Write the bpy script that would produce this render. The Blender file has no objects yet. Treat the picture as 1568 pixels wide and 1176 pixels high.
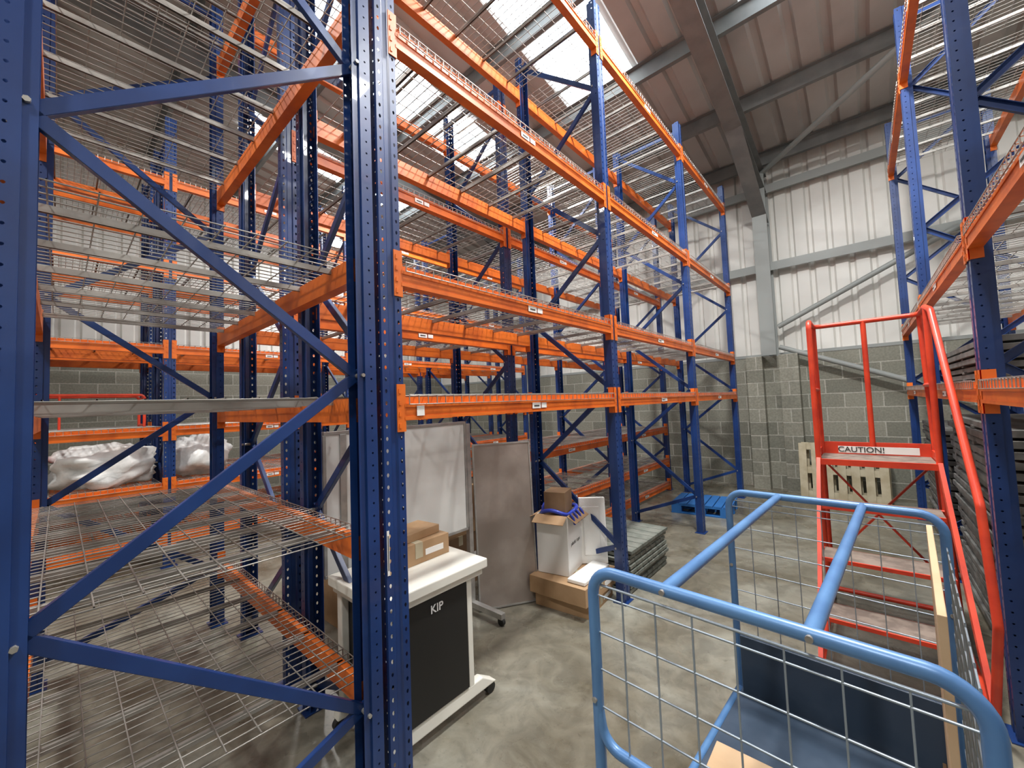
import bpy, math, random
from mathutils import Vector, Matrix, noise
random.seed(4)
sc = bpy.context.scene
sc.view_settings.view_transform = 'Standard'
sc.view_settings.exposure = 0.0
W = bpy.data.worlds.new("world"); sc.world = W; W.use_nodes = True
W.node_tree.nodes["Background"].inputs[0].default_value = (0.7, 0.8, 1, 1)
W.node_tree.nodes["Background"].inputs[1].default_value = 0.4

# ------------------------------------------------------------ materials
def mat(name, col, rough=0.5, metal=0.0, col2=None, nscale=6.0, lo=0.4, hi=0.6, bump=0.0, bscale=60.0, emit=None, estr=0.0, coat=0.0, detail=6):
    m = bpy.data.materials.new(name); m.use_nodes = True
    nt = m.node_tree; b = nt.nodes["Principled BSDF"]
    b.inputs["Base Color"].default_value = (*col, 1)
    b.inputs["Roughness"].default_value = rough
    b.inputs["Metallic"].default_value = metal
    b.inputs["Coat Weight"].default_value = coat
    if emit:
        b.inputs["Emission Color"].default_value = (*emit, 1)
        b.inputs["Emission Strength"].default_value = estr
    tc = nt.nodes.new("ShaderNodeTexCoord")
    if col2:
        n = nt.nodes.new("ShaderNodeTexNoise"); n.inputs["Scale"].default_value = nscale
        n.inputs["Detail"].default_value = detail
        nt.links.new(tc.outputs["Object"], n.inputs["Vector"])
        r = nt.nodes.new("ShaderNodeValToRGB")
        r.color_ramp.elements[0].position = lo; r.color_ramp.elements[0].color = (*col, 1)
        r.color_ramp.elements[1].position = hi; r.color_ramp.elements[1].color = (*col2, 1)
        nt.links.new(n.outputs["Fac"], r.inputs["Fac"])
        nt.links.new(r.outputs["Color"], b.inputs["Base Color"])
    if bump:
        n2 = nt.nodes.new("ShaderNodeTexNoise"); n2.inputs["Scale"].default_value = bscale
        nt.links.new(tc.outputs["Object"], n2.inputs["Vector"])
        bp = nt.nodes.new("ShaderNodeBump"); bp.inputs["Strength"].default_value = bump
        bp.inputs["Distance"].default_value = 0.01
        nt.links.new(n2.outputs["Fac"], bp.inputs["Height"])
        nt.links.new(bp.outputs["Normal"], b.inputs["Normal"])
    return m

M = {}
M['blue'] = mat("rack_blue_paint", (0.007, 0.030, 0.130), 0.34, 0.0, (0.011, 0.044, 0.18), 3.0, coat=0.2)
M['orange'] = mat("rack_orange_paint", (0.76, 0.165, 0.018), 0.42, 0.0, (0.56, 0.105, 0.014), 7.0, lo=.45, hi=.7)
M['galv'] = mat("galvanised_wire", (0.43, 0.415, 0.385), 0.4, 0.55, (0.33, 0.31, 0.285), 5.0)
M['galvsheet'] = mat("galvanised_sheet", (0.50, 0.50, 0.48), 0.4, 0.6, (0.40, 0.40, 0.39), 14.0)
M['label'] = mat("label_white", (0.85, 0.85, 0.82), 0.5)
M['red'] = mat("ladder_red_paint", (0.72, 0.062, 0.022), 0.4, 0.0, (0.58, 0.045, 0.02), 8.0)
M['tread'] = mat("tread_wood", (0.24, 0.19, 0.155), 0.7, 0.0, (0.15, 0.115, 0.095), 15.0)
M['tblue'] = mat("trolley_blue_paint", (0.085, 0.20, 0.42), 0.35, 0.1, (0.11, 0.25, 0.49), 9.0)
M['zinc'] = mat("zinc_wire", (0.36, 0.42, 0.48), 0.4, 0.5)
M['navy'] = mat("navy_panel", (0.028, 0.05, 0.085), 0.45, 0.0, (0.045, 0.07, 0.11), 6.0)
M['card'] = mat("cardboard", (0.38, 0.235, 0.12), 0.75, 0.0, (0.45, 0.29, 0.16), 5.0)
M['carddark'] = mat("cardboard_dark", (0.20, 0.12, 0.065), 0.8, 0.0, (0.26, 0.16, 0.085), 5.0)
M['ply'] = mat("plywood", (0.52, 0.35, 0.20), 0.6, 0.0, (0.58, 0.41, 0.25), 4.0)
M['whitebox'] = mat("white_carton", (0.80, 0.80, 0.78), 0.6)
M['poly'] = mat("polystyrene", (0.87, 0.87, 0.84), 0.8, bump=0.3, bscale=200)
M['desk'] = mat("desk_white", (0.76, 0.75, 0.68), 0.4)
M['black'] = mat("black_panel", (0.010, 0.010, 0.010), 0.5)
M['rubber'] = mat("rubber_black", (0.02, 0.02, 0.02), 0.6)
M['board'] = mat("whiteboard_surface", (0.74, 0.75, 0.73), 0.3, 0.0, (0.64, 0.65, 0.64), 2.0)
M['steel'] = mat("steel_sheet", (0.33, 0.285, 0.255), 0.38, 0.45, (0.46, 0.41, 0.375), 2.5)
M['grey'] = mat("grey_mats", (0.125, 0.14, 0.12), 0.7, 0.0, (0.19, 0.20, 0.175), 9.0)
M['dgrey'] = mat("dark_grey_mats", (0.10, 0.10, 0.095), 0.6, 0.0, (0.17, 0.17, 0.16), 9.0)
M['wood'] = mat("pallet_wood", (0.42, 0.36, 0.24), 0.75, 0.0, (0.52, 0.47, 0.34), 7.0)
M['pblue'] = mat("pallet_blue", (0.02, 0.14, 0.42), 0.6)
M['bluetape'] = mat("blue_wrap", (0.03, 0.06, 0.45), 0.3)
M['plastic'] = mat("plastic_wrap_white", (0.80, 0.80, 0.78), 0.35, 0.0, (0.66, 0.67, 0.66), 8.0, bump=0.6, bscale=14)
M['steelgrey'] = mat("structural_steel_grey", (0.15, 0.155, 0.155), 0.5, 0.0, (0.19, 0.195, 0.19), 4.0)
M['colgrey'] = mat("column_grey", (0.30, 0.32, 0.31), 0.5)
M['roof'] = mat("roof_liner_sheet", (0.42, 0.395, 0.375), 0.5, 0.1, (0.50, 0.475, 0.45), 1.2)
M['clad'] = mat("wall_cladding_sheet", (0.70, 0.69, 0.65), 0.45, 0.0, (0.76, 0.75, 0.71), 1.5)
M['sky'] = mat("translucent_skylight", (0.8, 0.88, 0.92), 0.5, emit=(0.86, 0.95, 1.0), estr=7.0)
M['lamp'] = mat("lamp_diffuser", (1, 1, 1), 0.5, emit=(1.0, 0.97, 0.92), estr=25.0)
M['lamph'] = mat("lamp_housing", (0.5, 0.5, 0.5), 0.4, 0.5)
M['txtw'] = mat("print_white", (0.9, 0.9, 0.9), 0.5)
M['txtd'] = mat("print_dark", (0.05, 0.05, 0.05), 0.5)

def block_mat(name, plane):
    m = bpy.data.materials.new(name); m.use_nodes = True
    nt = m.node_tree; b = nt.nodes["Principled BSDF"]; b.inputs["Roughness"].default_value = 0.85
    g = nt.nodes.new("ShaderNodeNewGeometry"); s = nt.nodes.new("ShaderNodeSeparateXYZ"); c = nt.nodes.new("ShaderNodeCombineXYZ")
    nt.links.new(g.outputs["Position"], s.inputs[0])
    nt.links.new(s.outputs[0 if plane == 'x' else 1], c.inputs[0]); nt.links.new(s.outputs[2], c.inputs[1])
    br = nt.nodes.new("ShaderNodeTexBrick"); br.inputs["Scale"].default_value = 1.0
    br.inputs["Brick Width"].default_value = 0.45; br.inputs["Row Height"].default_value = 0.225
    br.inputs["Mortar Size"].default_value = 0.009; br.inputs["Mortar Smooth"].default_value = 0.3
    br.inputs["Color1"].default_value = (0.19, 0.19, 0.155, 1); br.inputs["Color2"].default_value = (0.29, 0.285, 0.235, 1)
    br.inputs["Mortar"].default_value = (0.42, 0.41, 0.36, 1)
    nt.links.new(c.outputs[0], br.inputs["Vector"])
    n = nt.nodes.new("ShaderNodeTexNoise"); n.inputs["Scale"].default_value = 40
    nt.links.new(g.outputs["Position"], n.inputs["Vector"])
    mx = nt.nodes.new("ShaderNodeMixRGB"); mx.blend_type = 'OVERLAY'; mx.inputs[0].default_value = 0.4
    nt.links.new(br.outputs["Color"], mx.inputs[1]); nt.links.new(n.outputs["Fac"], mx.inputs[2])
    nt.links.new(mx.outputs[0], b.inputs["Base Color"])
    bp = nt.nodes.new("ShaderNodeBump"); bp.inputs["Strength"].default_value = 0.5; bp.inputs["Distance"].default_value = 0.01
    bp.invert = True
    nt.links.new(br.outputs["Fac"], bp.inputs["Height"]); nt.links.new(bp.outputs["Normal"], b.inputs["Normal"])
    return m
M['blockx'] = block_mat("concrete_block_x", 'x'); M['blocky'] = block_mat("concrete_block_y", 'y')

def floor_mat():
    m = bpy.data.materials.new("concrete_floor"); m.use_nodes = True
    nt = m.node_tree; b = nt.nodes["Principled BSDF"]
    g = nt.nodes.new("ShaderNodeNewGeometry")
    def nz(scale, detail, dist=0.0, rough=.5):
        n = nt.nodes.new("ShaderNodeTexNoise"); n.inputs["Scale"].default_value = scale
        n.inputs["Detail"].default_value = detail; n.inputs["Distortion"].default_value = dist; n.inputs["Roughness"].default_value = rough
        nt.links.new(g.outputs["Position"], n.inputs["Vector"]); return n
    def ramp(src, p0, c0, p1, c1):
        r = nt.nodes.new("ShaderNodeValToRGB"); e = r.color_ramp.elements
        e[0].position = p0; e[0].color = (c0, c0, c0, 1); e[1].position = p1; e[1].color = (c1, c1, c1, 1)
        nt.links.new(src.outputs["Fac"], r.inputs["Fac"]); return r
    def mul(a, c, f):
        mx = nt.nodes.new("ShaderNodeMixRGB"); mx.blend_type = 'MULTIPLY'; mx.inputs[0].default_value = f
        nt.links.new(a.outputs[0], mx.inputs[1]); nt.links.new(c.outputs[0], mx.inputs[2]); return mx
    a = nz(1.1, 8, 0.7, .6); r = nt.nodes.new("ShaderNodeValToRGB")
    e = r.color_ramp.elements
    e[0].position = 0.36; e[0].color = (0.135, 0.118, 0.082, 1)
    e[1].position = 0.66; e[1].color = (0.29, 0.285, 0.24, 1)
    x = e.new(0.5); x.color = (0.205, 0.19, 0.148, 1)
    nt.links.new(a.outputs["Fac"], r.inputs["Fac"])
    m1 = mul(r, ramp(nz(6, 8, 1.2, .6), .38, .68, .6, 1.05), .85)
    m2 = mul(m1, ramp(nz(28, 5, 0.5, .7), .3, .55, .42, 1.0), .6)      # small dark scuffs / dirt
    nt.links.new(m2.outputs[0], b.inputs["Base Color"])
    d = nz(3, 5); mr = nt.nodes.new("ShaderNodeMapRange")
    mr.inputs[1].default_value = 0.3; mr.inputs[2].default_value = 0.7; mr.inputs[3].default_value = 0.18; mr.inputs[4].default_value = 0.4
    nt.links.new(d.outputs["Fac"], mr.inputs[0]); nt.links.new(mr.outputs[0], b.inputs["Roughness"])
    return m
M['floor'] = floor_mat()

# ------------------------------------------------------------ mesh builder
class MB:
    def __init__(s): s.v = []; s.f = []; s.m = []; s.s = []
    def add(s, vs, fs, mi=0, sm=False):
        o = len(s.v); s.v += [tuple(v) for v in vs]
        for f in fs: s.f.append(tuple(o + i for i in f)); s.m.append(mi); s.s.append(sm)
    def box(s, c, size, mi=0, R=None):
        c = Vector(c); hx, hy, hz = [q / 2 for q in size]
        vs = [Vector((x * hx, y * hy, z * hz)) for x in (-1, 1) for y in (-1, 1) for z in (-1, 1)]
        if R is not None: vs = [R @ v for v in vs]
        s.add([v + c for v in vs], [(0, 1, 3, 2), (4, 6, 7, 5), (0, 4, 5, 1), (2, 3, 7, 6), (0, 2, 6, 4), (1, 5, 7, 3)], mi)
    def bb(s, x0, x1, y0, y1, z0, z1, mi=0):
        s.box(((x0 + x1) / 2, (y0 + y1) / 2, (z0 + z1) / 2), (x1 - x0, y1 - y0, z1 - z0), mi)
    def bar(s, p0, p1, w, h, mi=0, up=(0, 0, 1)):
        p0 = Vector(p0); p1 = Vector(p1); d = p1 - p0; L = d.length; d.normalize()
        side = d.cross(Vector(up)).normalized(); u = side.cross(d)
        R = Matrix((d, side, u)).transposed()
        s.box((p0 + p1) / 2, (L, w, h), mi, R)
    def chan(s, p0, p1, w, h, mi=0, nrm=(1, 0, 0), t=0.003):
        p0 = Vector(p0); p1 = Vector(p1); d = (p1 - p0).normalized(); n = Vector(nrm); q = d.cross(n).normalized()
        s.bar(p0, p1, w, t, mi, up=n)
        for k in (-1, 1):
            o = q * (k * w / 2) - n * (h / 2)
            s.bar(p0 + o, p1 + o, t, h, mi, up=n)
    def wire(s, p0, p1, r, mi=0):
        p0 = Vector(p0); p1 = Vector(p1); d = (p1 - p0).normalized()
        a = d.orthogonal().normalized(); b = d.cross(a)
        vs = []
        for p in (p0, p1):
            for k in range(4):
                t = math.pi / 2 * k; vs.append(p + (a * math.cos(t) + b * math.sin(t)) * r)
        s.add(vs, [(k, (k + 1) % 4, 4 + (k + 1) % 4, 4 + k) for k in range(4)], mi, True)
    def tube(s, pts, r, mi=0, n=12, caps=True):
        pts = [Vector(p) for p in pts]; N = len(pts)
        tang = []
        for i in range(N):
            if i == 0: t = pts[1] - pts[0]
            elif i == N - 1: t = pts[-1] - pts[-2]
            else: t = (pts[i + 1] - pts[i]).normalized() + (pts[i] - pts[i - 1]).normalized()
            tang.append(t.normalized())
        a = tang[0].orthogonal().normalized(); vs = []
        for i in range(N):
            a = (a - tang[i] * a.dot(tang[i])).normalized(); b = tang[i].cross(a)
            for k in range(n):
                th = 2 * math.pi * k / n; vs.append(pts[i] + (a * math.cos(th) + b * math.sin(th)) * r)
        fs = [(i * n + k, i * n + (k + 1) % n, (i + 1) * n + (k + 1) % n, (i + 1) * n + k) for i in range(N - 1) for k in range(n)]
        s.add(vs, fs, mi, True)
        if caps:
            s.add(vs[:n], [tuple(range(n - 1, -1, -1))], mi); s.add(vs[-n:], [tuple(range(n))], mi)
    def cyl(s, c, axis, r, L, mi=0, n=20):
        c = Vector(c); a = Vector(axis).normalized(); s.tube([c - a * L / 2, c + a * L / 2], r, mi, n)
    def finish(s, name, mats, parent=None, loc=None, bevel=0.0, world=True):
        me = bpy.data.meshes.new(name)
        off = Vector((0, 0, 0))
        if loc is not None: off = Vector(loc)
        me.from_pydata([tuple(Vector(v) - off) for v in s.v], [], s.f)
        for m in mats: me.materials.append(M[m] if isinstance(m, str) else m)
        me.polygons.foreach_set("material_index", s.m); me.polygons.foreach_set("use_smooth", s.s)
        me.update()
        o = bpy.data.objects.new(name, me); sc.collection.objects.link(o)
        o.location = off
        if parent is not None:
            o.parent = parent
            if world: o.location = off - parent.location
        if bevel:
            bv = o.modifiers.new("bevel", 'BEVEL'); bv.width = bevel; bv.segments = 2; bv.limit_method = 'ANGLE'
            bv.angle_limit = math.radians(60)
        return o

def fillet(pts, r, n=6):
    pts = [Vector(p) for p in pts]; out = [pts[0]]
    for i in range(1, len(pts) - 1):
        p = pts[i]; a = (pts[i - 1] - p).normalized(); b = (pts[i + 1] - p).normalized()
        ang = a.angle(b)
        if ang > 3.1: out.append(p); continue
        rr = min(r, (pts[i - 1] - p).length * 0.49 * math.tan(ang / 2), (pts[i + 1] - p).length * 0.49 * math.tan(ang / 2))
        t = rr / math.tan(ang / 2); c = p + (a + b).normalized() * (rr / math.sin(ang / 2))
        s0 = p + a * t - c; s1 = p + b * t - c
        tot = s0.angle(s1); ax = s0.cross(s1).normalized()
        for k in range(n + 1): out.append(c + Matrix.Rotation(tot * k / n, 3, ax) @ s0)
    out.append(pts[-1]); return out

def empty(name, loc, rz=0.0):
    e = bpy.data.objects.new(name, None); sc.collection.objects.link(e); e.location = loc; e.rotation_euler = (0, 0, rz)
    e.empty_display_size = 0.2
    return e

def text(body, size, mt, M4, parent, name, ext=0.0008):
    cu = bpy.data.curves.new(name, 'FONT'); cu.body = body; cu.size = size; cu.extrude = ext; cu.align_x = 'CENTER'; cu.align_y = 'CENTER'
    cu.offset = size * .012
    cu.materials.append(M[mt]); o = bpy.data.objects.new(name, cu); sc.collection.objects.link(o)
    o.parent = parent
    loc = M4.to_translation() - parent.location
    o.matrix_basis = Matrix.Translation(loc) @ M4.to_3x3().to_4x4()
    return o

# ------------------------------------------------------------ room shell
YW = 8.15; XL = -10.2; XR = 3.2; YB = -6.0
ZE = 5.65; TAN = 0.155
def zr(y): return ZE + (YW - y) * TAN

b = MB(); b.bb(XL - .2, XR + .2, YB - .2, YW + .2, -0.15, 0.0); b.finish("floor", ['floor'])

def clad_wall(mb, a0, a1, z0, z1, mapf, mi, top=None, pitch=0.25, depth=0.035):
    xs = []; x = a0
    while x < a1:
        xs += [(x, 0), (x + pitch * .62, 0), (x + pitch * .72, depth), (x + pitch * .9, depth)]
        x += pitch
    xs.append((min(x, a1 + pitch), 0))
    vs = []; fs = []
    for (u, d) in xs:
        vs.append(mapf(u, d, z0)); vs.append(mapf(u, d, top(u) if top else z1))
    for i in range(len(xs) - 1): fs.append((2 * i, 2 * i + 2, 2 * i + 3, 2 * i + 1))
    mb.add(vs, fs, mi)

ZB = 2.25; XC = -1.14
b = MB()
b.bb(XL, XR, YW, YW + .2, 0, ZB, 0)
clad_wall(b, XL, XR, ZB, zr(YW) + .1, lambda u, d, z: (u, YW + .06 + d - .03, z), 1)
b.bb(XL, XR, YW - 0.01, YW + .15, ZB, ZB + .05, 2)
b.bb(XC - .36, XC - .12, YW - .24, YW, 0, ZB, 0); b.bb(XC + .12, XC + .38, YW - .24, YW, 0, ZB, 0); b.bb(XC - .13, XC + .13, YW - .06, YW, 0, ZB, 0)
b.finish("wall_back", ['blockx', 'clad', 'colgrey'])
b = MB()
b.bb(XL - .2, XL, YB, YW, 0, 2.9, 0)
clad_wall(b, YB, YW, 2.9, 0, lambda u, d, z: (XL - d, u, z), 1, top=lambda u: zr(u) + .1)
b.finish("wall_left", ['blocky', 'clad'])
b = MB()
b.bb(XR, XR + .2, YB, YW, 0, 2.3, 0)
clad_wall(b, YB, YW, 2.3, 0, lambda u, d, z: (XR + d, u, z), 1, top=lambda u: zr(u) + .1)
b.finish("wall_right", ['blocky', 'clad'])
b = MB(); b.bb(XL, XR, YB - .2, YB, 0, 2.3, 0)
clad_wall(b, XL, XR, 2.3, zr(YB) + .1, lambda u, d, z: (u, YB - d, z), 1)
b.finish("wall_front", ['blockx', 'clad'])

# roof
SY0, SY1 = 2.0, 5.35
strips = [(-0.2 - 2.4 * k - .5, -0.2 - 2.4 * k + .5) for k in range(-1, 4)]
def prof(x0, x1, pitch=0.333):
    i = math.floor(x0 / pitch); cand = []
    while i * pitch < x1 + pitch:
        x = i * pitch
        cand += [(x, 0), (x + pitch * .6, 0), (x + pitch * .7, .045), (x + pitch * .9, .045)]
        i += 1
    cand.append((i * pitch, 0))
    def ev(x):
        for a, c in zip(cand, cand[1:]):
            if a[0] <= x <= c[0]: return a[1] + (c[1] - a[1]) * (x - a[0]) / max(1e-9, c[0] - a[0])
        return 0
    xs = [x0] + [c[0] for c in cand if x0 < c[0] < x1] + [x1]
    return [(x, ev(x)) for x in xs]
def roofpatch(mb, x0, x1, y0, y1, mi=0, dz=0.0):
    P = prof(x0, x1); vs = []
    for (x, d) in P:
        vs.append((x, y0, zr(y0) + d + dz)); vs.append((x, y1, zr(y1) + d + dz))
    mb.add(vs, [(2 * i, 2 * i + 1, 2 * i + 3, 2 * i + 2) for i in range(len(P) - 1)], mi)
b = MB()
roofpatch(b, XL - .2, XR + .2, YB - .2, SY0); roofpatch(b, XL - .2, XR + .2, SY1, YW + .2)
edges = [XL - .2] + sorted([e for s in strips for e in s]) + [XR + .2]
for i in range(0, len(edges), 2): roofpatch(b, edges[i], edges[i + 1], SY0, SY1)
b.finish("ceiling", ['roof'])
for i, (x0, x1) in enumerate(strips):
    b = MB(); roofpatch(b, x0, x1, SY0, SY1, 0)
    b.finish("window_%d" % (i + 1), ['sky'], loc=((x0 + x1) / 2, (SY0 + SY1) / 2, zr(3.7)))

def ibeam(mb, p0, p1, w, h, up, mi=0):
    p0 = Vector(p0); p1 = Vector(p1); d = (p1 - p0).normalized(); u = Vector(up)
    sd = d.cross(u).normalized(); u = sd.cross(d)
    mb.bar(p0, p1, .012, h, mi, up=u)
    for k in (-1, 1): mb.bar(p0 + u * k * h / 2, p1 + u * k * h / 2, w, .014, mi, up=u)
for X in (-6.3, XC):
    b = MB()
    ibeam(b, (X, YW - .17, 0 if X < -5 else ZB), (X, YW - .17, zr(YW) - .3), .21, .3, (0, 1, 0), 1)
    ibeam(b, (X, YW - .05, zr(YW) - .42), (X, YB, zr(YB) - .42), .21, .34, (0, 0, 1), 0)
    b.add([(X - .008, YW - .1, zr(YW) - 1.1), (X - .008, YW - .1, zr(YW) - .5), (X - .008, YW - 2.0, zr(YW - 2) - .55),
           (X + .008, YW - .1, zr(YW) - 1.1), (X + .008, YW - .1, zr(YW) - .5), (X + .008, YW - 2.0, zr(YW - 2) - .55)],
          [(0, 1, 2), (3, 5, 4), (0, 2, 5, 3)], 0)
    b.bar((X, YW - .12, zr(YW) - 1.1), (X, YW - 2.0, zr(YW - 2) - .58), .21, .014, 0)
    b.finish("trim_portal_frame", ['steelgrey', 'colgrey'])
b = MB()
y = YW - .3
while y > YB:
    z = zr(y) - .1
    b.bb(XL, XR, y - .004, y + .004, z - .11, z + .09, 0)
    b.bb(XL, XR, y, y + .06, z - .11, z - .102, 0); b.bb(XL, XR, y - .06, y, z + .085, z + .09, 0)
    y -= 1.35
b.finish("trim_purlins", ['steelgrey'])
b = MB()
for z in (3.75, 5.1):
    b.bb(XL, XR, YW - .14, YW - .0, z - .005, z + .005, 0); b.bb(XL, XR, YW - .145, YW - .14, z - .04, z + .1, 0)
b.finish("trim_wall_rails", ['colgrey'])
b = MB()
b.tube([(-1.0, YW - .2, 2.72), (1.9, YW - .2, 4.15)], .04, 0)
b.tube([(-1.0, YW - .2, 2.38), (1.9, YW - .2, 1.1)], .04, 0)
b.tube([(-1.1, 7.9, zr(7.9) - .33), (3.1, 4.2, zr(4.2) - .33)], .04, 0)
b.tube([(-1.1, 4.2, zr(4.2) - .33), (3.1, 7.9, zr(7.9) - .33)], .04, 0)
b.finish("trim_cross_bracing", ['colgrey'])

# ------------------------------------------------------------ racks
def upright_mesh(H):
    b = MB(); P = .05; n = int(H / P)
    def strip(f, u0, u1, ru, rz):
        uc = (u0 + u1) / 2
        for i in range(n):
            z0 = i * P; z1 = z0 + P; zc = z0 + P / 2
            out = [(u0, z0), (uc, z0), (u1, z0), (u1, zc), (u1, z1), (uc, z1), (u0, z1), (u0, zc)]
            inn = []
            for k in range(8):
                t = math.radians(-135 + 45 * k); inn.append((uc + ru * math.cos(t) * (0.8 if k < 3 else 1), zc + rz * math.sin(t)))
            b.add([f(*p) for p in out + inn], [(k, (k + 1) % 8, 8 + (k + 1) % 8, 8 + k) for k in range(8)], 0)
    strip(lambda u, z: (u, 0, z), -.05, -.018, .0055, .009)
    strip(lambda u, z: (u, 0, z), .018, .05, .0055, .009)
    b.add([(-.018, 0, 0), (-.012, .006, 0), (.012, .006, 0), (.018, 0, 0), (-.018, 0, n * P), (-.012, .006, n * P), (.012, .006, n * P), (.018, 0, n * P)],
          [(0, 1, 5, 4), (1, 2, 6, 5), (2, 3, 7, 6)], 0)
    strip(lambda u, z: (-.05, u, z), .0, .045, .0045, .0045)
    strip(lambda u, z: (.05, u, z), .0, .045, .0045, .0045)
    for s in (-1, 1):
        b.bb(min(s * .05, s * .038), max(s * .05, s * .038), .045, .048, 0, n * P)
        b.bb(s * .038 - .0015, s * .038 + .0015, .045, .075, 0, n * P)
    b.bb(-.07, .07, -.02, .09, 0, .006)
    me_o = b.finish("tmp", ['blue']); me = me_o.data; bpy.data.objects.remove(me_o); me.name = "rack_upright"
    return me
UP = upright_mesh(5.0)
def beam_mesh(L):
    b = MB(); x0 = .05; x1 = L - .05
    b.bb(x0, x1, -.004, .045, -.1, -.03); b.bb(x0, x1, .018, .045, -.03, 0)
    b.bb(x0, x1, -.008, -.004, -.1, -.085)
    b.bb(x0, x1, -.008, -.004, -.045, -.03)
    for (a, s) in ((x0, 1), (x1, -1)):
        xa, xb = sorted((a - s * .036, a + s * .006))
        b.bb(xa, xb, -.006, -.001, -.15, .055)
        xa, xb = sorted((a + s * .001, a + s * .006))
        b.bb(xa, xb, -.006, .045, -.15, .055)
        for k in range(4):
            b.bb(min(a - s * .028, a - s * .018), max(a - s * .028, a - s * .018), -.009, -.005, -.135 + k * .05, -.115 + k * .05)
    o = b.finish("tmp", ['orange']); me = o.data; bpy.data.objects.remove(o); me.name = "rack_beam"; return me
def deck_mesh(L, D):
    b = MB(); r = .0026
    x0 = .07; x1 = L - .07; n = int((x1 - x0) / .05)
    for i in range(n + 1):
        x = x0 + (x1 - x0) * i / n
        b.wire((x, -.014, .004), (x, D + .014, .004), r)
        b.wire((x, -.014, .004), (x, -.014, -.035), r); b.wire((x, D + .014, .004), (x, D + .014, -.035), r)
    m = int(D / .09)
    for j in range(m + 1):
        y = -.014 + (D + .028) * j / m
        b.wire((x0, y, .008), (x1, y, .008), r)
    for y in (-.016, D + .016): b.wire((x0, y, -.033), (x1, y, -.033), r)
    for k in range(6):
        x = x0 + (x1 - x0) * (k + .5) / 6
        b.bb(x - .007, x + .007, .02, D - .02, -.004, 0, 0)
        b.bb(x - .007, x - .005, .02, D - .02, -.024, -.004, 0); b.bb(x + .005, x + .007, .02, D - .02, -.024, -.004, 0)
    o = b.finish("tmp", ['galv']); me = o.data; bpy.data.objects.remove(o); me.name = "wire_deck"; return me
BM = {}; DM = {}
def inst(name, me, parent, loc, rz=0.0):
    o = bpy.data.objects.new(name, me); sc.collection.objects.link(o); o.parent = parent; o.location = loc; o.rotation_euler = (0, 0, rz); return o

def rack(name, loc, rz, nb, pitch, D, levels, z0=.42, step=.64, labels=True, nodeck=()):
    e = empty(name, loc, rz)
    if pitch not in BM: BM[pitch] = beam_mesh(pitch)
    if (pitch, D) not in DM: DM[(pitch, D)] = deck_mesh(pitch, D)
    br = MB()
    for i in range(nb + 1):
        x = .05 + i * pitch
        inst("upright", UP, e, (x, 0, 0)); inst("upright", UP, e, (x, D, 0), math.pi)
        k = 0; z = z0; pts = []
        while z < 4.95: pts.append((x + .005, .055 if k % 2 == 0 else D - .055, z)); k += 1; z += step
        if z0 > .3: pts.insert(0, (x + .005, D - .055, .12))
        for p, q in zip(pts, pts[1:]):
            d = (Vector(q) - Vector(p)).normalized() * .03
            br.chan(Vector(p) - d, Vector(q) + d, .036, .02, 0, nrm=(-1, 0, 0))
        for p in pts:
            br.cyl((p[0] - .012, p[1], p[2]), (1, 0, 0), .010, .055, 1, n=8)
            br.cyl((p[0] - .04, p[1], p[2]), (1, 0, 0), .008, .03, 1, n=6)
        br.bar((x, .05, 4.9), (x, D - .05, 4.9), .02, .036, 0)
    br.finish("frame_bracing", ['blue', 'galv'], parent=e, world=False)
    lb = MB()
    for i in range(nb):
        lv = levels[i] if isinstance(levels[0], (list, tuple)) else levels
        for z in lv:
            x = .05 + i * pitch
            inst("beam", BM[pitch], e, (x, 0, z)); inst("beam", BM[pitch], e, (x + pitch, D, z), math.pi)
            if z not in nodeck: inst("wire_deck", DM[(pitch, D)], e, (x, 0, z))
            if labels:
                c = x + pitch * .5
                lb.bb(c - .09, c - .01, -.011, -.0085, z - .08, z - .045, 0); lb.bb(c + .0, c + .05, -.011, -.0085, z - .078, z - .047, 0)
                lb.bb(c - .075, c - .025, -.0125, -.0115, z - .068, z - .06, 1)
    if labels: lb.finish("beam_labels", ['label', 'txtd'], parent=e, world=False)
    return e
HP = math.pi / 2; PITCH = 2.05
L4 = [1.65, 2.24, 3.34, 4.66]
e1 = rack("pallet_rack", (-1.5, .89, 0), HP, 3, PITCH, .88, L4)
b = MB(); b.bb(-1.4905, -1.4885, 1.05, 1.09, 1.565, 1.61, 0); b.bb(-1.499, -1.4975, .893, .903, .92, 1.1, 0); b.bb(-1.4975, -1.497, .896, .900, .94, 1.08, 1)
ob = b.finish("bay_labels", ['label', 'txtd']); ob.parent = e1; ob.matrix_parent_inverse = (Matrix.Translation((-1.5, .89, 0)) @ Matrix.Rotation(HP, 4, 'Z')).inverted()
rack("pallet_rack", (-2.62, .89, 0), HP, 3, PITCH, .88, [L4, [.15, .55, 1.1] + L4, [.15, .55, 1.1] + L4], z0=.74)
rack("pallet_rack", (-1.5, .862, 0), math.pi, 1, 2.3, .98, [.5, 1.08, 1.65, 2.25, 3.4, 4.5], step=.66)
L3 = [.35, .9, 1.5, 2.4, 3.3, 4.3]
rack("pallet_rack", (-5.7, -1.3, 0), HP, 4, PITCH, .88, L3)
rack("pallet_rack", (-6.8, -1.3, 0), HP, 4, PITCH, .88, L3, z0=.74, labels=False)
rack("pallet_rack", (.42, 7.05, 0), -HP, 3, PITCH, .88, [1.62, 2.35, 4.4])

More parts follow.
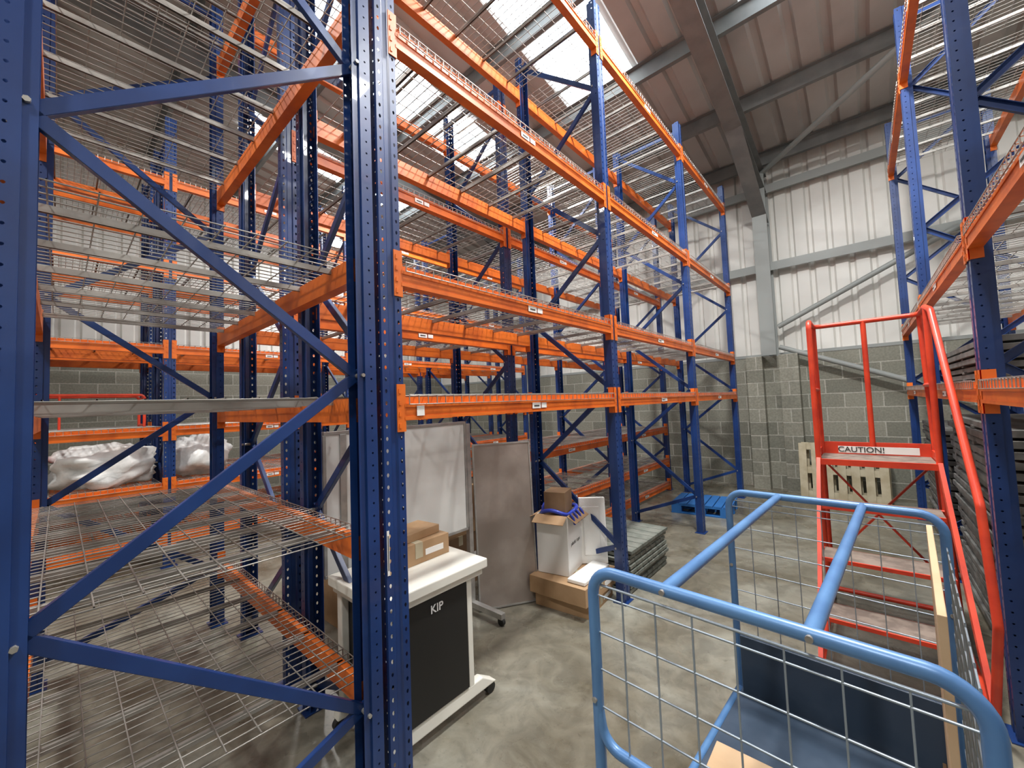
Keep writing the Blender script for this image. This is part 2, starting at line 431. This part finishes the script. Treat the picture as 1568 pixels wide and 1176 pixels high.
# ------------------------------------------------------------ safety steps
e = empty("mobile_safety_steps", (0.04, 3.4, 0))
b = MB(); xl, xr = -.27, .33; yb, yf = 4.0, 3.62; zp = 1.12; r = .017
zt = 2.12; ybot = 2.82
b.tube(fillet([(xl, yf, zp), (xl, yf, zt), (xl, yb, zt), (xr, yb, zt), (xr, yf + .05, zt), (xr + .01, yf - .1, zt - .04), (xr + .04, 2.8, 1.05), (xr + .045, 2.7, .55), (xr + .03, ybot, .12)], .06), r)
b.tube([(xl, yb, 0.1), (xl, yb, zt)], r); b.tube([(xr + .04, yb, .1), (xr, yb, zt)], r)
b.tube([((xl + xr) / 2, yb, zp), ((xl + xr) / 2, yb, zt)], r); b.tube([(xr, yf, zp), (xr, yf, zt - .02)], r)
b.tube([(xl, yb, 1.62), (xl, yf, 1.62)], r * .8); b.tube([(xr, yb, 1.62), (xr, yf, 1.62)], r * .8)
for x, xo in ((xl, xl), (xr, xr + .03)):
    b.bar((x, yf, zp), (xo, ybot, .08), .022, .045, 0, up=(0, 0, 1))
    b.tube([(xo, ybot, .08), (xo, yb, .08)], r)
    b.tube([(xo, yf, .08), (x, yf, zp)], r)
    b.tube([(x, yb, .12), (x, yf, .6)], r * .7)
b.tube([(xl, yb, .08), (xr + .03, yb, .08)], r); b.tube([(xl, ybot, .08), (xr + .03, ybot, .08)], r)
b.bar((xl, yb, zp - .05), (xr, yb, .3), .012, .03, 0, up=(0, 1, 0)); b.bar((xr, yb, zp - .05), (xl, yb, .3), .012, .03, 0, up=(0, 1, 0))
b.bb(xl, xr, yf - .02, yf, zp - .035, zp + .005, 0); b.bb(xl, xr, yb - .0, yb + .02, zp - .035, zp + .09, 0)
b.bb(xl - .015, xl + .0, yf, yb, zp - .035, zp + .05, 0); b.bb(xr, xr + .015, yf, yb, zp - .035, zp + .05, 0)
b.finish("frame", ['red'], parent=e, bevel=0)
b = MB(); b.bb(xl + .005, xr - .005, yf, yb, zp - .02, zp, 0)
for k in range(1, 4):
    z = zp - k * .275; y = yf - (yf - ybot) * (k * .275) / (zp - .08)
    b.bb(xl + .015, xr - .015, y - .02, y + .2, z - .02, z, 0)
    b.bb(xl + .015, xr - .015, y - .03, y - .02, z - .022, z + .002, 1)
    b.tube([(xl, y + .2, z - .01), (xr, y + .2, z - .01)], .01, 1, 8)
b.finish("treads", ['tread', 'red'], parent=e, bevel=.002)
b = MB(); b.bb(xl + .1, xr - .06, yb - .035, yb - .03, zp + .012, zp + .062, 0)
b.finish("caution_plate", ['label'], parent=e)
text("CAUTION!", .055, 'txtd', Matrix.Translation((-.04, yb - .0365, zp + .037)) @ Matrix.Rotation(HP, 4, 'X'), e, "caution_text")
b = MB()
for x in (xl, xr + .03):
    for y in (ybot, yb): b.cyl((x, y, .045), (1, 0, 0), .045, .03, 0)
b.finish("casters", ['rubber'], parent=e)

# ------------------------------------------------------------ mesh trolley
O = Vector((-.605, 1.0, 0)); ex = Vector((.998, -.062, 0)); ey = Vector((.062, .998, 0)); TW, TL, TH = .725, 1.19, 1.13
def T(u, v, z): return O + ex * u + ey * v + Vector((0, 0, z))
e = empty("mesh_trolley", tuple(T(TW / 2, TL / 2, 0)))
b = MB(); r = .0155
for v in (0, TL):
    b.tube(fillet([T(0, v, .18), T(0, v, TH), T(TW, v, TH), T(TW, v, .18)], .07, 8), r, 0, 16)
v = 0
b.tube(fillet([T(.0, v, .76), T(.015, v, .66), T(TW - .015, v, .66), T(TW, v, .76)], .07, 8), r * .9, 0, 14)
for u in (.29 * TW, .69 * TW): b.tube([T(u, 0, TH), T(u, TL, TH)], r, 0, 16)
for u in (0, TW): b.tube([T(u, 0, .2), T(u, TL, .2)], r, 0)
for u in (.0, .29 * TW, .69 * TW, TW):
    for v in (0, TL):
        b.cyl(T(u, v - .015, TH - (.35 if u in (0, TW) else 0)), ey, .007, .012, 2, 10)
b.finish("tube_frame", ['tblue', 'tblue', 'galv'], parent=e)
b = MB()
for v in (0, TL):
    for i in range(1, 8): b.wire(T(TW * i / 8, v, .2), T(TW * i / 8, v, TH - .04), .0026)
    for k in range(9): b.wire(T(0, v, .26 + k * .1), T(TW, v, .26 + k * .1), .0026)
    b.wire(T(0, v, TH - .04), T(TW, v, TH - .04), .0035)
for i in range(1, 12): b.wire(T(TW, TL * i / 12, .2), T(TW, TL * i / 12, TH - .1), .0026)
for k in range(9): b.wire(T(TW, 0, .22 + k * .1), T(TW, TL, .22 + k * .1), .0026)
b.finish("wire_mesh", ['zinc'], parent=e)
b = MB()
Rz = Matrix.Rotation(math.atan2(ex.y, ex.x), 3, 'Z')
b.box(T(TW / 2, TL / 2, .2), (TW - .03, TL - .03, .03), 0, Rz)
b.box(T(TW / 2, TL - .04, .34), (TW - .05, .02, .26), 0, Rz)
b.finish("base_panel", ['navy'], parent=e, bevel=.003)
b = MB()
for u in (.08, TW - .08):
    for v in (.1, TL - .1):
        b.cyl(T(u, v, .06), ex, .06, .035, 0, 24); b.box(T(u, v, .14), (.05, .08, .09), 1, Rz)
b.finish("casters", ['rubber', 'galv'], parent=e)
b = MB(); b.box(T(TW - .04, .74, .66), (.016, .82, .88), 0, Rz); b.box(T(TW - .055, .74, .24), (.01, .82, .05), 1, Rz)
b.finish("plywood_sheet", ['ply', 'carddark'], loc=tuple(T(TW - .045, .74, .22)), bevel=.002)
b = MB(); c = T(.25, .46, -.09)
for (dx, dy, sx, sy) in ((0, -.17, .30, .015), (0, .17, .30, .015), (-.15, 0, .015, .33), (.15, 0, .015, .33)):
    b.box(c + Vector((dx, dy, .355)), (sx, sy, .09), 0)
b.box(c + Vector((0, 0, .41)), (.32, .36, .018), 0); b.cyl(c + Vector((.05, .05, .43)), (0, 0, 1), .02, .03, 0)
b.finish("wooden_crate", ['ply'], loc=tuple(c + Vector((0, 0, .31))), bevel=.002)

# ------------------------------------------------------------ plotter stand
e = empty("plotter_stand", (-1.9, 1.2, 0))
b = MB(); xf = -1.64; xk = -2.08; y0, y1 = .95, 1.52; h = .76
b.bb(xk - .04, xf + .03, y0 - .03, y1 + .05, h - .05, h, 0); b.bb(xk - .03, xf + .01, y0 - .01, y1 + .03, h - .085, h - .05, 0)
for x in (xf - .03, xk):
    for y in (y0 + .03, y1 - .06):
        b.bb(x - .025, x + .025, y - .02, y + .02, .1, h - .08, 0)
    b.add([(x - .03, y0 - .02, .06), (x + .03, y0 - .02, .06), (x + .03, y1 + .12, .06), (x - .03, y1 + .12, .06),
           (x - .025, y0 + .0, .13), (x + .025, y0 + .0, .13), (x + .025, y1 + .02, .125), (x - .025, y1 + .02, .125)],
          [(0, 3, 2, 1), (4, 5, 6, 7), (0, 1, 5, 4), (1, 2, 6, 5), (2, 3, 7, 6), (3, 0, 4, 7)], 0)
b.finish("table", ['desk'], parent=e, bevel=.006)
b = MB(); b.bb(xf - .015, xf + .0, y0 + .05, y1 - .08, .13, h - .09, 0); b.bb(xk, xf - .03, y0 + .05, y0 + .06, .13, h - .09, 0)
b.finish("front_panel", ['black'], parent=e, bevel=.003)
text("KIP", .055, 'txtw', Matrix.Translation((xf + .002, 1.24, .615)) @ Matrix.Rotation(HP, 4, 'Z') @ Matrix.Rotation(HP, 4, 'X'), e, "logo_text")
b = MB()
for x in (xf - .03, xk):
    for y in (y0, y1 + .09): b.cyl((x, y, .03), (1, 0, 0), .03, .03, 0, 20)
b.finish("casters", ['rubber'], parent=e)

def carton(name, c, w, d, hh, rz, mt='card', tape=True, flaps=False):
    b = MB(); R = Matrix.Rotation(rz, 3, 'Z'); c = Vector(c)
    if flaps:
        t = .006
        for (dx, dy, sx, sy) in ((0, -d / 2, w, t), (0, d / 2, w, t), (-w / 2, 0, t, d), (w / 2, 0, t, d)):
            b.box(c + R @ Vector((dx, dy, hh / 2)), (sx, sy, hh), 0, R)
        b.box(c + Vector((0, 0, t)), (w, d, t), 0, R); b.box(c + Vector((0, 0, hh * .93)), (w, d, t), 2, R)
        for (dx, dy, sx, sy, ax, an) in ((0, -d / 2 - .045, w, .1, 'X', .5), (0, d / 2 + .045, w, .1, 'X', -.5), (-w / 2 - .04, 0, .09, d, 'Y', -.4), (w / 2 + .035, 0, .09, d, 'Y', .6)):
            b.box(c + R @ Vector((dx, dy, hh - .02)), (sx, sy, .006), 2, R @ Matrix.Rotation(an, 3, ax))
    else:
        b.box(c + Vector((0, 0, hh / 2)), (w, d, hh), 0, R)
        if tape:
            b.box(c + R @ Vector((0, 0, hh + .0008)), (w, .05, .0016), 1, R)
            b.box(c + R @ Vector((w / 2 + .0008, 0, hh - .04)), (.0016, .05, .08), 1, R)
            b.box(c + R @ Vector((w / 2 + .0008, d * .25, hh * .45)), (.0016, d * .3, hh * .3), 3, R)
    return b.finish(name, [mt, 'wood', 'card', 'label'], loc=tuple(c), bevel=.003)
carton("cardboard_box", (-1.96, 1.29, .761), .22, .42, .11, .03)
carton("cardboard_box", (-1.98, 1.30, .872), .18, .34, .045, .12, 'card', tape=False)
carton("cardboard_box", (-3.0, 2.35, .0), .5, .55, .45, .05, 'carddark')
carton("cardboard_box", (-3.0, 2.33, .452), .48, .5, .42, -.04)
carton("cardboard_box", (-3.02, 2.36, .874), .42, .4, .36, .06, 'carddark')
carton("cardboard_box", (-3.0, 1.65, .0), .5, .55, .5, .03)

def whiteboard(name, x, y0, y1, z0, z1):
    b = MB(); b.bb(x - .01, x + .01, y0, y1, z0, z1, 0)
    for (a0, a1, c0, c1) in ((y0 - .015, y1 + .015, z0 - .02, z0), (y0 - .015, y1 + .015, z1, z1 + .02), (y0 - .02, y0, z0, z1), (y1, y1 + .02, z0, z1)):
        b.bb(x - .016, x + .016, a0, a1, c0, c1, 1)
    for y in (y0 + .1, y1 + .04):
        b.bb(x - .02, x + .02, y - .02, y + .02, .07, z1, 1)
        b.bb(x - .2, x + .33, y - .022, y + .022, .05, .09, 1)
        for xx in (x - .18, x + .31): b.cyl((xx, y, .028), (0, 1, 0), .028, .025, 2, 16)
    return b.finish(name, ['board', 'galvsheet', 'rubber'], loc=(x, (y0 + y1) / 2, 0), bevel=.002)
whiteboard("mobile_whiteboard", -2.38, 1.03, 2.10, .66, 1.46)

b = MB(); c = Vector((-2.25, 2.41, .645)); R = Matrix.Rotation(math.radians(58), 3, 'Z') @ Matrix.Rotation(math.radians(-4), 3, 'X')
b.box(c, (.48, .02, 1.27), 0, R)
for k in (-1, 1): b.box(c + R @ Vector((k * .24, 0, 0)), (.012, .03, 1.28), 1, R); b.box(c + R @ Vector((0, 0, k * .635)), (.48, .03, .012), 1, R)
b.finish("metal_door_panel", ['steel', 'galvsheet'], loc=(c.x, c.y, .005))

# carton stack on floor
carton("cardboard_box", (-1.86, 2.79, 0.0), .46, .46, .10, .10, 'card')
carton("cardboard_box", (-1.86, 2.78, 0.102), .50, .52, .13, .05, 'card')
o = carton("white_carton_box", (-1.97, 2.77, .235), .27, .30, .46, .2, 'whitebox', flaps=True)
carton("small_cardboard_box", (-1.97, 2.77, .700), .18, .20, .17, .3, 'carddark', tape=False)
b = MB(); c = Vector((-1.97, 2.77, .715)); R = Matrix.Rotation(.2, 3, 'Z')
pts = []
for k in range(25):
    t = 2 * math.pi * k / 24; pts.append(c + R @ Vector((.14 * math.cos(t) * (1 + .08 * math.sin(5 * t)), .15 * math.sin(t), .02 * math.sin(3 * t))))
b.tube(pts, .016, 0, 8)
for k in range(4):
    a0 = c + R @ Vector((.15, -.12 + k * .07, -.0)); b.tube([a0, a0 + Vector((.03, 0, -.03)), a0 + Vector((.035, .01, -.08))], .01, 0, 6)
b.finish("blue_wrap", ['bluetape'], parent=o)
b = MB(); R = Matrix.Rotation(math.radians(38), 3, 'Z')
b.box((-1.80, 3.02, .505), (.22, .045, .54), 0, R @ Matrix.Rotation(-.07, 3, 'X')); b.box((-1.80, 3.0, .505), (.14, .03, .40), 0, R @ Matrix.Rotation(-.07, 3, 'X'))
b.box((-1.71, 2.78, .25), (.15, .42, .028), 0, Matrix.Rotation(.05, 3, 'Z'))
b.finish("polystyrene_packing", ['poly'], loc=(-1.8, 2.93, .236), bevel=.006)
cu = bpy.data.curves.new("carton_print", 'FONT'); cu.body = "plastic cups"; cu.size = .042; cu.extrude = .0005; cu.align_x = 'CENTER'
cu.materials.append(M['txtd']); t = bpy.data.objects.new("carton_print", cu); sc.collection.objects.link(t); t.parent = o
t.matrix_basis = Matrix.Rotation(.2, 4, 'Z') @ Matrix.Translation((.139, 0, .22)) @ Matrix.Rotation(HP, 4, 'Z') @ Matrix.Rotation(HP, 4, 'X')

def slat_pile(name, x0, x1, y0, y1, z0, n, th, mt, slats=8, along='x'):
    b = MB()
    for k in range(n):
        z = z0 + k * th; jx = random.uniform(-.015, .015); jy = random.uniform(-.015, .015)
        for s in range(slats):
            if along == 'x':
                w = (y1 - y0) / slats; b.bb(x0 + jx, x1 + jx, y0 + s * w + jy, y0 + s * w + w * .93 + jy, z + th * .25, z + th * .95, 0)
            else:
                w = (x1 - x0) / slats; b.bb(x0 + s * w + jx, x0 + s * w + w * .93 + jx, y0 + jy, y1 + jy, z + th * .25, z + th * .95, 0)
        for t in (.08, .5, .92):
            if along == 'x': xx = x0 + (x1 - x0) * t; b.bb(xx - .03, xx + .03, y0, y1, z, z + th * .4, 1)
            else: yy = y0 + (y1 - y0) * t; b.bb(x0, x1, yy - .03, yy + .03, z, z + th * .4, 1)
    return b.finish(name, [mt, 'dgrey'], loc=((x0 + x1) / 2, (y0 + y1) / 2, z0), bevel=.002)
slat_pile("slatted_shelf_stack", -2.42, -1.52, 3.12, 3.92, 0, 9, .039, 'grey', 7)
slat_pile("grey_mat_stack", .52, 1.2, 3.1, 4.85, 0, 26, .053, 'dgrey', 3, 'y')
slat_pile("grey_mat_stack", .52, 1.2, 5.15, 6.85, 0, 23, .053, 'dgrey', 3, 'y')
slat_pile("dark_mat_stack", .5, 1.22, 3.15, 4.7, 1.632, 5, .045, 'dgrey', 5, 'y')

def pallet(name, M4, mt, L=1.2, Wd=1.0):
    b = MB()
    def bx(c, s): b.box(M4 @ Vector(c), s, 0, M4.to_3x3())
    for i in range(7): bx((-L / 2 + .05 + i * (L - .1) / 6, 0, .135), (.095, Wd, .02))
    for j in (-1, 0, 1):
        bx((0, j * (Wd / 2 - .05), .115), (L, .095, .02)); bx((0, j * (Wd / 2 - .05), .01), (L, .095, .02))
        for i in (-1, 0, 1): bx((i * (L / 2 - .07), j * (Wd / 2 - .05), .062), (.13, .095, .086))
    return b.finish(name, [mt], loc=tuple(M4.to_translation()), bevel=.002)
pallet("blue_pallet", Matrix.Translation((-1.78, 6.05, 0)) @ Matrix.Rotation(.1, 4, 'Z'), 'pblue', .75, .65)
pallet("wooden_pallet", Matrix.Translation((-.28, 7.78, .42)) @ Matrix.Rotation(math.radians(84), 4, 'X'), 'wood', 1.0, .8)
pallet("wooden_pallet", Matrix.Translation((-.30, 7.6, .42)) @ Matrix.Rotation(math.radians(82), 4, 'X'), 'wood', 1.0, .8)

def bag(name, c, s, seed):
    b = MB(); n1, n2 = 40, 26; vs = []
    for j in range(n2 + 1):
        ph = -math.pi / 2 + math.pi * j / n2
        for i in range(n1):
            th = 2 * math.pi * i / n1
            def sp(v, p): return math.copysign(abs(v) ** p, v)
            p = Vector((sp(math.cos(ph), .8) * sp(math.cos(th), .8), sp(math.cos(ph), .8) * sp(math.sin(th), .8), sp(math.sin(ph), .8)))
            k = 1 + .35 * noise.noise(p * 1.8 + Vector((seed, 0, 0))) + .16 * noise.noise(p * 5 + Vector((0, seed, 0))) + .05 * noise.noise(p * 12)
            p *= k; vs.append(Vector(c) + Vector((p.x * s[0], p.y * s[1], max(p.z, -.85) * s[2])))
    fs = [(j * n1 + i, j * n1 + (i + 1) % n1, (j + 1) * n1 + (i + 1) % n1, (j + 1) * n1 + i) for j in range(n2) for i in range(n1)]
    b.add(vs, fs, 0, True); return b.finish(name, ['plastic'], loc=(c[0], c[1], c[2] - .85 * s[2]))
bag("wrapped_duvet_bag", (-6.05, .33, 1.10), (.3, .38, .22), 3)
bag("wrapped_duvet_bag", (-6.05, 1.12, 1.12), (.3, .28, .24), 8)

# red lidded storage crate and red stacking frame on the far shelf
b = MB(); c = (-6.1, -.32)
b.bb(c[0] - .2, c[0] + .2, c[1] - .2, c[1] + .2, .912, 1.2, 1); b.bb(c[0] - .215, c[0] + .215, c[1] - .215, c[1] + .215, 1.2, 1.28, 0)
b.bb(c[0] + .2, c[0] + .215, c[1] - .06, c[1] + .06, 1.1, 1.16, 0)
b.finish("lidded_storage_crate", ['red', 'dgrey'], loc=(c[0], c[1], .912), bevel=.008)
b = MB()
for x in (-5.95, -6.4):
    b.tube(fillet([(x, -.4, 1.512), (x, -.4, 1.86), (x, .62, 1.86), (x, .62, 1.512)], .04), .014, 0, 8)
    b.tube([(x, -.0, 1.52), (x, -.0, 1.86)], .01, 0, 8)
for y in (-.4, .62):
    b.tube([(-5.95, y, 1.83), (-6.4, y, 1.83)], .012, 0, 8); b.tube([(-5.95, y, 1.53), (-6.4, y, 1.53)], .012, 0, 8)
b.finish("red_stacking_frame", ['red'], loc=(-6.17, .1, 1.512))

# ------------------------------------------------------------ lamps
def lamp(x, y, z, P):
    e = empty("high_bay_lamp", (x, y, z))
    b = MB(); b.bb(x - .2, x + .2, y - .2, y + .2, z + .01, z + .06, 0); b.bb(x - .08, x + .08, y - .08, y + .08, z + .06, z + .16, 0)
    b.tube([(x, y, z + .16), (x, y, zr(y) - .05)], .008, 0, 6)
    b.finish("housing", ['lamph'], parent=e)
    b = MB(); b.bb(x - .17, x + .17, y - .17, y + .17, z, z + .01, 0); b.finish("diffuser", ['lamp'], parent=e)
    l = bpy.data.lights.new("lamp_light", 'AREA'); l.shape = 'SQUARE'; l.size = .34; l.energy = P; l.color = (1, .98, .95)
    o = bpy.data.objects.new("lamp_light", l); sc.collection.objects.link(o); o.parent = e; o.location = (0, 0, -.02)
lamp(-4.1, 3.7, 5.65, 200)
lamp(-.4, 3.0, 5.9, 300)
lamp(-.2, -1.6, 5.9, 150)
lamp(-8.8, 4.1, 5.4, 110)
lamp(-4.2, -2.0, 5.9, 170)
lamp(1.8, 2.5, 5.9, 80)

# ------------------------------------------------------------ camera
cam = bpy.data.cameras.new("camera"); co = bpy.data.objects.new("camera", cam); sc.collection.objects.link(co)
cam.sensor_fit = 'HORIZONTAL'; cam.sensor_width = 36; cam.lens = 36 * 610 / 1568.0; cam.clip_start = .02
az = math.radians(41.3); pit = math.radians(2.9); rol = math.radians(2.24)
f = Vector((-math.sin(az) * math.cos(pit), math.cos(az) * math.cos(pit), math.sin(pit)))
r0 = Vector((math.cos(az), math.sin(az), 0)); u0 = r0.cross(f)
rt = r0 * math.cos(rol) - u0 * math.sin(rol); up = u0 * math.cos(rol) + r0 * math.sin(rol)
R = Matrix((rt, up, -f)).transposed()
co.matrix_world = Matrix.Translation((0, 0, 1.6)) @ R.to_4x4()
sc.camera = co
